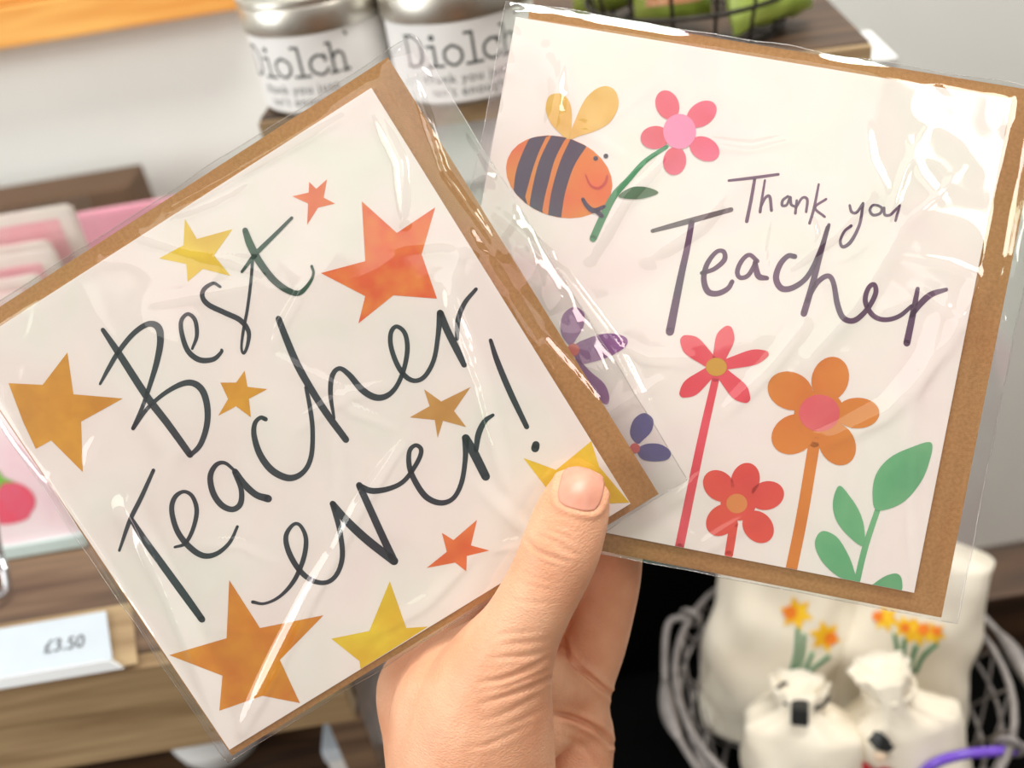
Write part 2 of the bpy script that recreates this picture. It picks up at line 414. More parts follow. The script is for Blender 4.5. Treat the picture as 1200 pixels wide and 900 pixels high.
A.strokes('printed_word', TD, [
    [(104, 604, 18), (84, 598, 16), (62, 622, 18), (60, 672, 22), (84, 745, 26), (132, 806, 28), (198, 834, 26), (252, 810, 20), (282, 750, 19), (288, 650, 18), (278, 560, 18), (262, 480, 14)],
    [(155, 212, 24), (185, 290, 27), (230, 395, 29), (290, 500, 28), (350, 592, 28), (418, 684, 26)],
    [(372, 600, 10), (358, 510, 18), (364, 436, 20), (392, 406, 18), (430, 430, 22), (480, 488, 26), (530, 518, 26), (575, 514, 22), (614, 478, 18), (644, 410, 18), (658, 330, 19), (648, 268, 18), (616, 242, 16), (594, 266, 18), (594, 320, 19), (618, 390, 20), (652, 438, 20), (690, 454, 18), (728, 434, 18), (762, 370, 18), (778, 275, 19), (786, 190, 26)],
    [(786, 190, 28), (815, 260, 28), (850, 330, 28), (880, 392, 22)],
    [(852, 290, 16), (856, 215, 20), (882, 150, 18), (926, 96, 14)]], k_ink)
A.strokes('printed_exclamation_mark', TD, [[(983, 296, 15), (1010, 380, 22), (1060, 500, 24), (1124, 634, 20)], [(1160, 704, 30), (1157, 718, 32)]], k_ink)
A.strokes('printed_word', TE, [
    [(54, 818, 14), (100, 824, 11), (160, 796, 13), (215, 735, 17), (252, 650, 19), (262, 572, 18), (240, 520, 14), (212, 516, 14), (184, 560, 19), (194, 620, 22), (232, 688, 22), (282, 732, 20), (340, 742, 18), (382, 710, 18), (404, 640, 20), (394, 540, 20), (366, 434, 22)],
    [(366, 434, 24), (420, 500, 32), (500, 575, 34), (606, 658, 34)], [(606, 658, 30), (560, 560, 29), (510, 450, 28), (470, 362, 26)],
    [(470, 364, 22), (520, 384, 24), (590, 374, 20), (648, 342, 18), (698, 270, 18), (712, 224, 18), (690, 206, 16), (666, 230, 18), (666, 290, 21), (690, 350, 23), (732, 408, 24), (788, 431, 22), (838, 412, 18), (870, 350, 19), (884, 260, 20), (886, 178, 28)],
    [(886, 178, 32), (920, 240, 36), (964, 328, 34)], [(926, 226, 18), (936, 162, 24), (960, 112, 20), (992, 88, 13)]], k_ink)
yel = ink('yellow_foil', (240, 208, 60), (228, 186, 48), .35); gold = ink('gold_foil', (226, 164, 48), (206, 140, 36), .35)
org = ink('orange_foil', (236, 128, 70), (224, 104, 56), .35); red = ink('flame_foil', (232, 98, 52), (238, 138, 62), .35, 130)
brz = ink('bronze_foil', (208, 156, 84), (196, 144, 70), .35); ora = ink('amber_foil', (222, 148, 46), (212, 126, 44), .35)
def star(T, pts, m): A.shape('printed_star', T, pts, m, 1, False)
T0 = (0, 0, 1)
star((280, 0, 3), [(310, 630), (298, 695), (338, 716), (278, 730), (240, 790), (243, 715), (188, 690), (245, 677), (247, 640), (272, 664)], org)
star((0, 200, 3), [(650, 170), (692, 240), (818, 205), (752, 298), (810, 370), (713, 345), (660, 390), (655, 328), (560, 308), (645, 262)], yel)
star(T0, [(424, 236), (465, 273), (510, 243), (494, 298), (512, 350), (461, 346), (420, 379), (428, 347), (376, 320), (428, 306)], red)
star(T0, [(79, 413), (86, 462), (144, 467), (95, 494), (97, 553), (60, 516), (42, 526), (27, 494), (10, 449), (50, 451)], gold)
star(TA, [(560, 613), (570, 670), (640, 678), (575, 712), (582, 777), (530, 738), (467, 772), (502, 712), (475, 655), (530, 655)], gold)
star(TD, [(723, 487), (790, 535), (905, 478), (840, 572), (888, 635), (797, 610), (776, 677), (765, 607), (667, 597), (745, 553)], brz)
star(TE, [(793, 548), (838, 576), (930, 497), (906, 597), (978, 617), (890, 638), (888, 698), (845, 664), (733, 685), (812, 622)], org)
star((600, 340, 3), [(40, 590), (155, 632), (288, 525), (306, 620), (428, 738), (330, 750), (290, 850), (220, 780), (130, 800), (140, 720)], yel)
star((180, 660, 3.53), [(313, 70), (440, 268), (703, 215), (522, 400), (605, 578), (450, 548), (272, 610), (285, 465), (65, 380), (302, 310)], ora)
star((180, 660, 3.53), [(977, 75), (1045, 268), (1135, 262), (858, 440), (852, 405), (735, 312), (892, 280)], yel)
A.sleeve((-.0768, .0930, -.0772, .0806), [
    ([(150, 590), (195, 680), (240, 790), (268, 875)], 2.0, 6.5), ([(385, 650), (330, 760), (285, 850)], 1.4, 4.0),
    ([(470, 520), (420, 590), (370, 690)], .8, 3.0), ([(440, 130), (470, 190), (475, 260)], 1.0, 3.5),
    ([(520, 330), (565, 450), (592, 560)], .9, 3.6), ([(560, 560), (600, 600), (650, 640)], .5, 4), ([(560, 640), (500, 700), (430, 740)], .5, 4),
    ([(160, 260), (260, 210), (400, 130)], .6, 3), ([(480, 80), (520, 200), (590, 300)], .8, 2.5), ([(640, 400), (700, 470), (745, 545)], .8, 2.5),
    ([(60, 560), (160, 720), (250, 850)], 1.0, 2.5), ([(390, 480), (395, 560), (380, 640)], .3, 4), ([(140, 440), (200, 520), (180, 600)], .3, 6)], 3.3)

# ---- right card: Thank you Teacher
RR = [[0.9815, 0.1829, -0.057], [-0.1839, 0.9828, -0.0139], [0.0534, 0.0241, 0.9983]]
B = Card(RR, (.0629, .0254, -.2931), .1545, 'square card reading Thank you Teacher with a bee and flowers',
         (-.0735, .0873, -.0834, .0814), None)
B.pxr = ((600, 1140), (60, 660)); B.envb = (-.0735, .0873, -.0834, .0814)
pur = ink('purple_ink', (104, 62, 96), (92, 66, 92), .4); grp = ink('grey_purple_ink', (112, 92, 100), (104, 98, 96), .4)
TB, TL, T5, T6 = (560, 80, 4), (740, 180, 3), (600, 340, 3), (880, 380, 2.5)
bee_o = ink('bee_orange', (226, 140, 28), (228, 106, 30), .5, 60); navy = ink('bee_navy', (40, 46, 74), (56, 46, 68), .5, 60)
wing = ink('bee_wing', (222, 168, 56), (240, 204, 118), .4, 60); pink = ink('petal_pink', (232, 108, 138), (226, 84, 100), .5, 50)
B.ell('printed_bee_body', TB, (381, 509), 256, 186, 19, bee_o, 1)
def stripe(left, right):
    pts = [tuple(p) for p in catmull(left, 8)]+[tuple(p) for p in catmull(right, 8)]; out = []
    c_, s_ = math.cos(math.radians(19)), math.sin(math.radians(19))
    for x, y in pts:
        X, Y = x-381, y-509; a_, b_ = (X*c_+Y*s_)/256, (-X*s_+Y*c_)/186; r_ = math.hypot(a_, b_)
        if r_ > .995: a_, b_ = a_/r_*.995, b_/r_*.995
        out.append((381+a_*256*c_-b_*186*s_, 509+a_*256*s_+b_*186*c_))
    B.shape('printed_bee_stripe', TB, out, navy, 2, False)
stripe([(165, 600), (178, 490), (208, 400), (255, 300)], [(330, 300), (285, 395), (255, 480), (230, 570), (208, 660)])
stripe([(236, 680), (256, 560), (290, 430), (352, 300)], [(420, 310), (362, 425), (332, 530), (312, 610), (296, 700)])
stripe([(326, 710), (345, 580), (385, 440), (440, 320)], [(520, 350), (455, 450), (418, 550), (400, 630), (388, 720)])
B.shape('printed_bee_wing', TB, [(425, 332), (440, 262), (436, 180), (410, 132), (370, 118), (332, 134), (318, 190), (340, 255), (380, 300)], wing, 2)
B.shape('printed_bee_wing', TB, [(428, 328), (462, 230), (500, 150), (550, 100), (605, 84), (648, 114), (658, 180), (620, 252), (555, 292), (480, 316)], wing, 2)
for c in ((552, 423), (600, 412)): B.ell('printed_bee_eye', TB, c, 11, 11, 0, navy, 3)
B.strokes('printed_bee_smile', TB, [[(505, 500, 6), (528, 548, 9), (566, 562, 12), (598, 536, 14), (606, 505, 11)]], ink('smile_red', (200, 52, 24)), 3)
B.strokes('printed_bee_arm', TB, [[(492, 614, 16), (512, 646, 20), (545, 668, 24), (592, 648, 15)], [(555, 668, 24), (582, 694, 18)]], navy, 4)
green = ink('stem_green', (62, 134, 88), (78, 150, 104), .5); dgreen = ink('leaf_dark', (92, 104, 76), (70, 120, 86), .5)
B.strokes('printed_stem', TB, [[(540, 798, 34), (588, 692, 34), (640, 595, 32), (705, 522, 26), (785, 435, 22), (885, 368, 18)]], green, 2)
B.shape('printed_leaf', TB, [(660, 604), (695, 570), (740, 555), (800, 560), (846, 583), (800, 604), (740, 614)], dgreen, 3)
for c, a, ra in (((888, 172), 68, 70), ((1048, 215), -36, 78), ((1062, 378), 28, 74), ((922, 435), 100, 66), ((830, 325), 175, 68)):
    B.ell('printed_petal', TB, c, ra, 54, a, pink, 3)
B.ell('printed_flower_centre', TB, (945, 297), 77, 82, 0, ink('centre_pink', (240, 142, 180)), 4)
B.strokes('printed_word', TL, [
    [(342, 95, 9), (420, 86, 11), (516, 73, 10)], [(433, 90, 11), (420, 165, 12), (405, 238, 13)],
    [(469, 94, 8), (460, 150, 9), (452, 205, 11)], [(454, 190, 8), (470, 156, 10), (486, 152, 11), (492, 200, 11)],
    [(550, 150, 9), (532, 164, 10), (530, 182, 10), (546, 180, 9), (558, 152, 9), (561, 178, 10), (576, 187, 8)],
    [(581, 165, 9), (576, 210, 10)], [(579, 190, 8), (600, 156, 9), (618, 162, 10), (614, 205, 9)],
    [(658, 108, 8), (642, 190, 10), (626, 245, 10)], [(684, 160, 9), (645, 190, 9), (679, 222, 9)]], pur)
B.strokes('printed_word', TL, [
    [(767, 182, 9), (774, 205, 10), (792, 206, 10), (814, 174, 9)], [(814, 176, 10), (802, 248, 11), (772, 308, 13), (744, 328, 12), (734, 308, 10), (748, 274, 10), (772, 254, 11)],
    [(866, 182, 9), (848, 182, 9), (838, 200, 10), (850, 216, 10), (874, 210, 10), (880, 192, 10), (866, 182, 9)],
    [(888, 190, 9), (890, 214, 10), (908, 216, 10), (926, 200, 10), (943, 182, 9)], [(943, 184, 8), (934, 215, 10), (928, 236, 9)]], pur)
B.strokes('printed_letter', TL, [[(74, 272, 14), (200, 238, 20), (350, 197, 17)]], grp)
B.strokes('printed_word', TL, [
    [(212, 240, 20), (196, 330, 22), (172, 440, 25), (135, 626, 30)],
    [(247, 420, 14), (290, 406, 16), (326, 374, 18), (324, 345, 16), (298, 346, 15), (266, 388, 18), (254, 440, 20), (268, 484, 22), (302, 492, 20), (338, 475, 18), (354, 450, 16)],
    [(442, 378, 16), (415, 356, 15), (388, 376, 16), (372, 414, 17), (382, 436, 16), (410, 428, 16), (436, 386, 16)], [(434, 384, 18), (446, 430, 22), (476, 438, 16)],
    [(574, 362, 18), (550, 360, 18), (522, 390, 20), (508, 438, 22), (528, 474, 22), (570, 470, 20), (620, 430, 18), (662, 345, 17), (690, 260, 16)],
    [(694, 250, 12), (662, 360, 20), (636, 460, 22), (606, 562, 24)],
    [(616, 520, 14), (652, 455, 18), (690, 430, 18), (710, 455, 18), (724, 530, 20), (745, 578, 20), (785, 586, 20), (830, 545, 18), (858, 492, 18), (853, 460, 16), (832, 474, 17), (822, 520, 18), (848, 568, 18), (890, 584, 17), (940, 572, 16), (985, 536, 14)],
    [(1006, 475, 15), (990, 560, 22), (968, 666, 25)], [(984, 572, 15), (1012, 532, 22), (1052, 496, 22), (1106, 478, 14)]], pur)
# red daisy
rd = ink('petal_red', (226, 72, 84), (234, 92, 104), .5, 50)
B.strokes('printed_stem', T5, [[(716, 310, 26), (664, 540, 30), (588, 905, 32)]], rd, 1)
for P in ([(330, 640), (308, 648), (345, 608), (0, 0)],): pass
def petal(T, base, tip, wd, m, layer=2, blunt=.75):
    b = np.array(base, float); t = np.array(tip, float); d = t-b; n = np.array([-d[1], d[0]])/np.linalg.norm(d)
    pts = [b-n*wd*.22, b+d*.35-n*wd*.42, b+d*.72-n*wd*.5*blunt*1.3, b+d*.95-n*wd*.3*blunt, t, b+d*.95+n*wd*.3*blunt, b+d*.72+n*wd*.5*blunt*1.3, b+d*.35+n*wd*.42, b+n*wd*.22]
    B.shape('printed_petal', T, [tuple(p) for p in pts], m, layer)
for tip, wd in (((343, 606), 62), ((482, 702), 52), ((412, 872), 62), ((172, 852), 60), ((176, 645), 68)):
    petal(TL, (298, 750), tip, wd, rd, 2, .8)
B.ell('printed_flower_centre', TL, (298, 750), 37, 32, 0, ink('centre_gold', (210, 160, 62)), 3)
# orange flower
of = ink('petal_orange', (226, 140, 58), (216, 124, 48), .5, 40)
B.strokes('printed_stem', T6, [[(186, 345, 34), (150, 560, 34), (116, 728, 34)]], of, 1)
for c, ra, rb, a in (((232, 160), 66, 54, -72), ((312, 260), 64, 45, 0), ((252, 350), 66, 52, 62), ((125, 322), 68, 56, 150), ((115, 195), 68, 55, 22)):
    B.ell('printed_petal', T6, c, ra, rb, a, of, 2)
B.ell('printed_flower_heart', T6, (200, 262), 74, 70, 0, of, 2.5)
B.ell('printed_flower_centre', T6, (200, 260), 60, 54, 0, ink('centre_red', (224, 92, 100), (228, 108, 110)), 3)
# low red flower
lr = ink('petal_coral', (232, 88, 70), (222, 76, 68), .5, 50)
B.strokes('printed_stem', T5, [[(780, 820, 30), (770, 880, 30), (762, 930, 30)]], lr, 1)
for c in ((728, 688), (820, 668), (895, 722), (865, 832), (738, 808)): B.ell('printed_petal', T5, c, 62, 50, math.degrees(math.atan2(c[1]-750, c[0]-795)), lr, 2)
B.ell('printed_flower_heart', T5, (795, 750), 62, 60, 0, lr, 2.5)
B.ell('printed_flower_centre', T5, (790, 750), 37, 34, 0, ink('centre_tan', (226, 142, 78)), 3)
# green plant
gl = ink('leaf_green', (104, 172, 122), (122, 184, 132), .5, 60)
B.strokes('printed_stem', T6, [[(308, 764, 18), (334, 655, 18), (372, 540, 16)]], gl, 1)
B.shape('printed_leaf', T6, [(370, 545), (356, 500), (366, 440), (405, 392), (465, 362), (528, 347), (520, 410), (492, 470), (440, 525)], gl, 2)
B.shape('printed_leaf', T6, [(328, 650), (280, 615), (248, 570), (240, 520), (258, 473), (290, 505), (318, 550), (332, 600)], gl, 2)
B.shape('printed_leaf', T6, [(308, 762), (250, 735), (205, 690), (187, 640), (208, 606), (250, 622), (282, 670), (300, 715)], gl, 2)
B.shape('printed_leaf', T6, [(352, 776), (385, 742), (425, 730), (442, 750), (432, 788)], gl, 2)
# purple and blue flowers tucked behind the other card
vf = ink('petal_violet', (150, 94, 150), (134, 84, 140), .5, 60); bf = ink('petal_blue', (88, 92, 150), (76, 78, 132), .5, 60)
B.shape('printed_petal', T5, [(205, 195), (172, 150), (178, 90), (215, 60), (252, 78), (252, 125), (230, 165)], vf, 2)
B.shape('printed_petal', T5, [(215, 200), (270, 168), (340, 152), (398, 165), (402, 195), (350, 230), (285, 252), (235, 256)], vf, 2)
B.shape('printed_petal', T5, [(225, 240), (280, 290), (325, 330), (342, 375), (330, 402), (280, 360), (235, 300)], vf, 2)
B.ell('printed_flower_centre', T5, (215, 210), 22, 22, 0, ink('centre_coral', (226, 104, 92)), 3)
B.shape('printed_petal', T5, [(440, 540), (415, 505), (428, 455), (465, 432), (496, 455), (490, 495), (462, 525)], bf, 2)
B.shape('printed_petal', T5, [(440, 560), (475, 540), (525, 543), (558, 570), (545, 596), (495, 602), (455, 592)], bf, 2)
B.ell('printed_flower_centre', T5, (432, 556), 18, 18, 0, ink('centre_coral', (226, 104, 92)), 3)
B.sleeve((-.0812, .0925, -.0842, .0822), [
    ([(610, 290), (660, 320), (720, 400), (790, 540)], .9, 3.0), ([(585, 250), (640, 300), (650, 350)], 1.2, 4.0), ([(640, 60), (655, 110), (640, 200)], .7, 6.0),
    ([(790, 170), (730, 230), (690, 300)], .6, 5), ([(1150, 330), (1110, 400), (1040, 480), (960, 520)], .7, 6), ([(1110, 350), (1070, 460), (1050, 560)], .5, 5),
    ([(940, 380), (900, 430), (850, 480)], .5, 4), ([(1072, 697), (1066, 600), (1068, 520)], .6, 2.0), ([(1072, 697), (1104, 728)], .5, 1.5),
    ([(870, 200), (820, 260), (760, 300)], .4, 6), ([(1060, 260), (1000, 360), (930, 440)], .4, 6), ([(900, 590), (820, 640), (780, 600)], .4, 5)], 8.1)

# ------------------------------------------------------------------ hand
def skin_mat():
    m = bpy.data.materials.new('skin'); m.use_nodes = True; nt = m.node_tree; n = nt.nodes; L = nt.links
    b = n['Principled BSDF']; b.inputs['Roughness'].default_value = .48; b.inputs['Specular IOR Level'].default_value = .4
    b.inputs['Subsurface Weight'].default_value = .25; b.inputs['Subsurface Radius'].default_value = (1, .35, .18); b.inputs['Subsurface Scale'].default_value = .003
    tc = n.new('ShaderNodeTexCoord')
    n1 = n.new('ShaderNodeTexNoise'); n1.inputs['Scale'].default_value = 60; n1.inputs['Detail'].default_value = 5
    cr = n.new('ShaderNodeValToRGB'); e = cr.color_ramp.elements
    e[0].position = .3; e[0].color = srgb(222, 158, 122); e[1].position = .72; e[1].color = srgb(236, 182, 146)
    L.new(tc.outputs['Object'], n1.inputs['Vector']); L.new(n1.outputs['Fac'], cr.inputs[0])
    n2 = n.new('ShaderNodeTexNoise'); n2.inputs['Scale'].default_value = 700; n2.inputs['Detail'].default_value = 4
    vo = n.new('ShaderNodeTexVoronoi'); vo.inputs['Scale'].default_value = 1100
    mp = n.new('ShaderNodeMapping'); mp.inputs['Scale'].default_value = (1, 1, 2.2)
    L.new(tc.outputs['Object'], mp.inputs[0]); L.new(mp.outputs[0], n2.inputs['Vector']); L.new(mp.outputs[0], vo.inputs['Vector'])
    ad = n.new('ShaderNodeMath'); L.new(n2.outputs['Fac'], ad.inputs[0]); L.new(vo.outputs['Distance'], ad.inputs[1])
    bp = n.new('ShaderNodeBump'); bp.inputs['Strength'].default_value = .34; bp.inputs['Distance'].default_value = .0005
    L.new(ad.outputs[0], bp.inputs['Height']); L.new(bp.outputs[0], b.inputs['Normal'])
    L.new(cr.outputs[0], b.inputs['Base Color'])
    return m
M_skin = skin_mat()
M_nail = mat('nail', srgb(222, 148, 124), srgb(228, 162, 138), rough=.38, scale=120, spec=.5, sss=.2)

chains = [   # (pixel x, pixel y, depth, radius in pixels)
    [(677, 581, .2790, 35), (674, 593, .2785, 41), (667, 613, .2780, 45), (657, 643, .2775, 47), (644, 673, .2780, 46), (628, 704, .2790, 46), (607, 743, .2825, 50), (582, 790, .288, 66), (562, 850, .295, 88), (555, 915, .301, 98), (556, 990, .305, 98), (566, 1080, .306, 96), (590, 1250, .298, 100), (640, 1520, .272, 116), (700, 1800, .240, 140)],
    [(604, 742, .290, 40), (545, 770, .306, 36), (487, 800, .315, 43), (500, 860, .313, 52), (510, 930, .313, 55)],       # index metacarpal side
    [(545, 770, .308, 36), (520, 795, .310, 45), (560, 830, .305, 60)],
    [(560, 780, .299, 44), (527, 812, .3005, 60), (518, 862, .3015, 64), (520, 925, .303, 68)],
    [(590, 860, .318, 60), (650, 840, .334, 38), (678, 850, .340, 40), (676, 905, .340, 42), (664, 980, .335, 48), (630, 1060, .322, 60)],      # palm, far side
    [(600, 780, .306, 42), (640, 800, .326, 40), (668, 805, .336, 40), (676, 838, .338, 40)],
    [(676, 826, .338, 38), (682, 800, .338, 37), (698, 755, .337, 36), (712, 715, .334, 32), (722, 680, .328, 29), (727, 645, .321, 27), (729, 605, .3085, 25), (726, 572, .3072, 23)],   # finger seen under the card
    [(650, 800, .345, 36), (655, 750, .348, 34), (668, 705, .346, 30), (682, 660, .336, 28), (690, 615, .317, 26), (690, 575, .3085, 25)],   # finger in shade
    [(600, 790, .330, 40), (618, 730, .350, 36), (640, 670, .345, 32), (655, 610, .328, 28), (655, 560, .3090, 26)],
    [(520, 790, .318, 42), (560, 720, .338, 36), (600, 650, .338, 31), (622, 590, .326, 28), (622, 535, .3090, 26)],
]
def build_hand():
    bm = bmesh.new()
    for ch in chains:
        S = catmull(ch, 6)
        for p in S:
            r = p[3]*p[2]/F
            bmesh.ops.create_icosphere(bm, subdivisions=3, radius=r, matrix=Matrix.Translation(W(p[0], p[1], p[2])))
    me = bpy.data.meshes.new('hand_raw'); bm.to_mesh(me); bm.free()
    o = bpy.data.objects.new('hand_raw', me); COL.objects.link(o)
    r = o.modifiers.new('r', 'REMESH'); r.mode = 'VOXEL'; r.voxel_size = .0008
    s = o.modifiers.new('s', 'SMOOTH'); s.factor = .5; s.iterations = 14
    dg = bpy.context.evaluated_depsgraph_get(); ev = o.evaluated_get(dg)
    m2 = bpy.data.meshes.new_from_object(ev); bpy.data.objects.remove(o); bpy.data.meshes.remove(me)
    n = len(m2.vertices); co = np.empty(n*3); m2.vertices.foreach_get('co', co); co = co.reshape(-1, 3)
    no = np.empty(n*3); m2.vertex_normals.foreach_get('vector', no); no = no.reshape(-1, 3)
    q = (co-CP) @ RC; px = CX+F*q[:, 0]/-q[:, 2]; py = CY-F*q[:, 1]/-q[:, 2]
    facing = np.einsum('ij,ij->i', no, (CP-co)/np.linalg.norm(CP-co, axis=1)[:, None]) > .02
    dep = -q[:, 2]
    disp = np.zeros(n)
    def crease(T, pts, depth, wd, dmin=0, dmax=9, ridge=.4):
        P = [np.array((T[0]+x/T[2], T[1]+y/T[2])) for x, y in pts]
        P = [np.array(p) for p in catmull(P, 6)]
        D = np.full(n, 1e3); tt = np.zeros(n)
        for k in range(len(P)-1):
            a, b = P[k], P[k+1]; ab = b-a
            t = np.clip(((px-a[0])*ab[0]+(py-a[1])*ab[1])/(ab@ab), 0, 1)
            d = np.hypot(px-a[0]-t*ab[0], py-a[1]-t*ab[1]); mk = d < D; D[mk] = d[mk]; tt[mk] = (k+t[mk])/(len(P)-1)
        fade = np.sin(PI*np.clip(tt, .06, .94))**.6*facing*(dep > dmin)*(dep < dmax)
        disp[:] += -depth*.001*np.exp(-(D/wd)**2)*fade + ridge*depth*.001*np.exp(-((D-2.2*wd)/(1.3*wd))**2)*fade
    TK, TH, TM = (540, 520, 3.75), (440, 720, 5), (640, 740, 5.62)
    for pts, d_, w_ in (([(292, 425), (330, 468), (400, 498), (470, 522)], .55, 2.6), ([(330, 400), (390, 420), (450, 450), (500, 480)], .35, 2.4), ([(360, 375), (430, 395), (500, 430)], .3, 2.2),
                        ([(400, 440), (450, 470), (520, 490)], .3, 2.2), ([(300, 480), (380, 530), (450, 545)], .2, 2.4), ([(350, 350), (430, 360), (520, 390)], .15, 2.2),
                        ([(260, 560), (330, 590), (420, 610)], .15, 2.5), ([(240, 610), (330, 630), (420, 650)], .15, 2.5), ([(210, 680), (300, 700), (400, 700)], .15, 2.5)):
        crease(TK, pts, d_, w_, 0, .3)
    for pts, d_, w_ in (([(1010, 255), (930, 305), (830, 350), (720, 385), (620, 400)], .75, 3.2), ([(1020, 380), (900, 430), (760, 480), (620, 525)], .6, 3.2), ([(1010, 215), (900, 240), (780, 250), (660, 260)], .4, 2.8),
                        ([(1000, 150), (880, 165), (740, 180)], .25, 2.8), ([(950, 470), (840, 540), (740, 590), (640, 620)], .3, 3), ([(900, 650), (760, 720), (640, 770), (540, 780)], .3, 3),
                        ([(980, 560), (860, 620), (760, 660)], .2, 3), ([(960, 100), (800, 110), (700, 130)], .2, 2.6), ([(1000, 330), (900, 370), (780, 420), (640, 450)], .35, 2.8)):
        crease(TH, pts, d_, w_, 0, .31)
    crease(TM, [(120, 60), (150, 170), (200, 230), (300, 310), (380, 380), (450, 440)], 2.2, 2.8, .30, 9, .5)
    crease(TM, [(60, 545), (150, 560), (250, 600), (340, 650), (430, 740)], 2.0, 2.8, .30, 9, .5)
    crease(TM, [(80, 680), (200, 730), (280, 800), (320, 880)], .35, 3.5, .30, 9, .3)
    # nail bed
    nx, ny = 681.0, 573.0; a = math.radians(14); ux, uy = math.cos(a), math.sin(a)
    lx = ((px-nx)*ux+(py-ny)*uy)/27.5; ly = (-(px-nx)*uy+(py-ny)*ux)/26.5
    rr = (np.abs(lx)**3.2+np.abs(ly)**3.2)**(1/3.2)
    thumb = facing & (dep < .29)
    disp[thumb] += (-.0009*np.clip(1-rr[thumb], 0, .25)/.25 + .0006*np.exp(-((rr[thumb]-1.14)/.11)**2)*(ly[thumb] > -.75))
    co2 = co+no*disp[:, None]
    m2.vertices.foreach_set('co', co2.ravel()); m2.update()
    # local origin at the wrist
    base = W(566, 1080, .306)
    root = empty('person', base, 'left hand of a person pinching both cards between thumb and fingers', 'person')
    m2.transform(Matrix.Translation(-base)); m2.materials.clear()
    m2.name = 'hand'; h = link('hand', m2, M_skin, root, True)
    # nail plate
    bm = bmesh.new(); bm.from_mesh(m2); bm.transform(Matrix.Translation(base)); bvh = BVHTree.FromBMesh(bm); bm.free()
    G = 21; V = []; org_ = Vector(CP.tolist())
    ref = {}
    for i in range(G):
        for j in range(G):
            s_, t_ = -1+2*i/(G-1), -1+2*j/(G-1)
            m_ = max(abs(s_), abs(t_)); L_ = (abs(s_)**3.2+abs(t_)**3.2)**(1/3.2) if m_ else 1
            k_ = m_/L_ if m_ else 0
            a_, b_ = s_*k_*26.5, t_*k_*25.5
            X = nx+a_*ux-b_*uy; Y = ny+a_*uy+b_*ux
            d = (W(X, Y, 1)-org_).normalized(); hit = bvh.ray_cast(org_, d)
            if hit[0] is None or proj(hit[0])[2] > .29: hit = (W(X, Y, .2785), (org_-W(nx, ny, .28)).normalized())
            V.append((hit[0], hit[1], m_))
    top, f = [], []
    c = sum((v[0] for v in V), Vector())/len(V)
    nrm = sum((v[1] for v in V), Vector()).normalized()
    for p, q_, m_ in V: top.append(p+nrm*(.00065*(1-m_**4)-.00018) - base)
    for i in range(G-1):
        for j in range(G-1): f.append((i*G+j, (i+1)*G+j, (i+1)*G+j+1, i*G+j+1))
    nl = frompy('thumb_nail', top, f, M_nail, root, True); tag(nl, 'short pink thumbnail')
    md = nl.modifiers.new('s', 'SOLIDIFY'); md.thickness = .0004; md.offset = -1
    sm_ = nl.modifiers.new('m', 'SMOOTH'); sm_.iterations = 6
    return root
build_hand()

# ------------------------------------------------------------------ candle tins
M_tin = mat('brushed_tin', srgb(214, 210, 200), srgb(198, 194, 184), rough=.36, metal=1, scale=30)
M_label = mat('tin_label', srgb(246, 246, 244), srgb(242, 242, 240), rough=.55, scale=60)
M_type = mat('typewriter_ink', srgb(66, 70, 68), srgb(88, 92, 90), rough=.6, scale=900)
M_wax = mat('frosted_lid', srgb(206, 208, 206), srgb(214, 216, 214), rough=.35, scale=30)
def text_mesh(body, size, spacing=1.0):
    cu = bpy.data.curves.new('t', 'FONT'); cu.body = body; cu.size = size; cu.align_x = 'CENTER'; cu.space_character = spacing
    o = bpy.data.objects.new('t', cu); COL.objects.link(o)
    me = bpy.data.meshes.new_from_object(o.evaluated_get(bpy.context.evaluated_depsgraph_get()))
    bpy.data.objects.remove(o); bpy.data.curves.remove(cu); return me
SLAB = {   # typewriter letters, units: x-height 1
    'D': (1.25, [[(.1, 0), (.1, 1.5)], [(.0, 0), (.55, 0), (.95, .3), (1.0, .75), (.95, 1.2), (.55, 1.5), (0, 1.5)]]),
    'i': (.95, [[(.12, .98), (.47, .98)], [(.47, 1), (.47, 0)], [(.05, 0), (.88, 0)], [(.42, 1.42), (.45, 1.42)]]),
    'o': (1.1, [[(.5, 1), (.14, .8), (.04, .5), (.14, .2), (.5, 0), (.86, .2), (.96, .5), (.86, .8), (.5, 1)]]),
    'l': (.95, [[(.12, 1.5), (.47, 1.5)], [(.47, 1.5), (.47, 0)], [(.05, 0), (.88, 0)]]),
    'c': (1.05, [[(.88, .68), (.86, .86), (.5, 1), (.14, .8), (.04, .5), (.14, .2), (.5, 0), (.8, .08), (.94, .26)], [(.86, .98), (.87, .7)]]),
    'h': (1.1, [[(.02, 1.5), (.2, 1.5)], [(.2, 1.5), (.2, 0)], [(.02, 0), (.4, 0)], [(.2, .7), (.5, 1), (.78, .85), (.82, .5), (.82, 0)], [(.64, 0), (1.02, 0)]]),
}
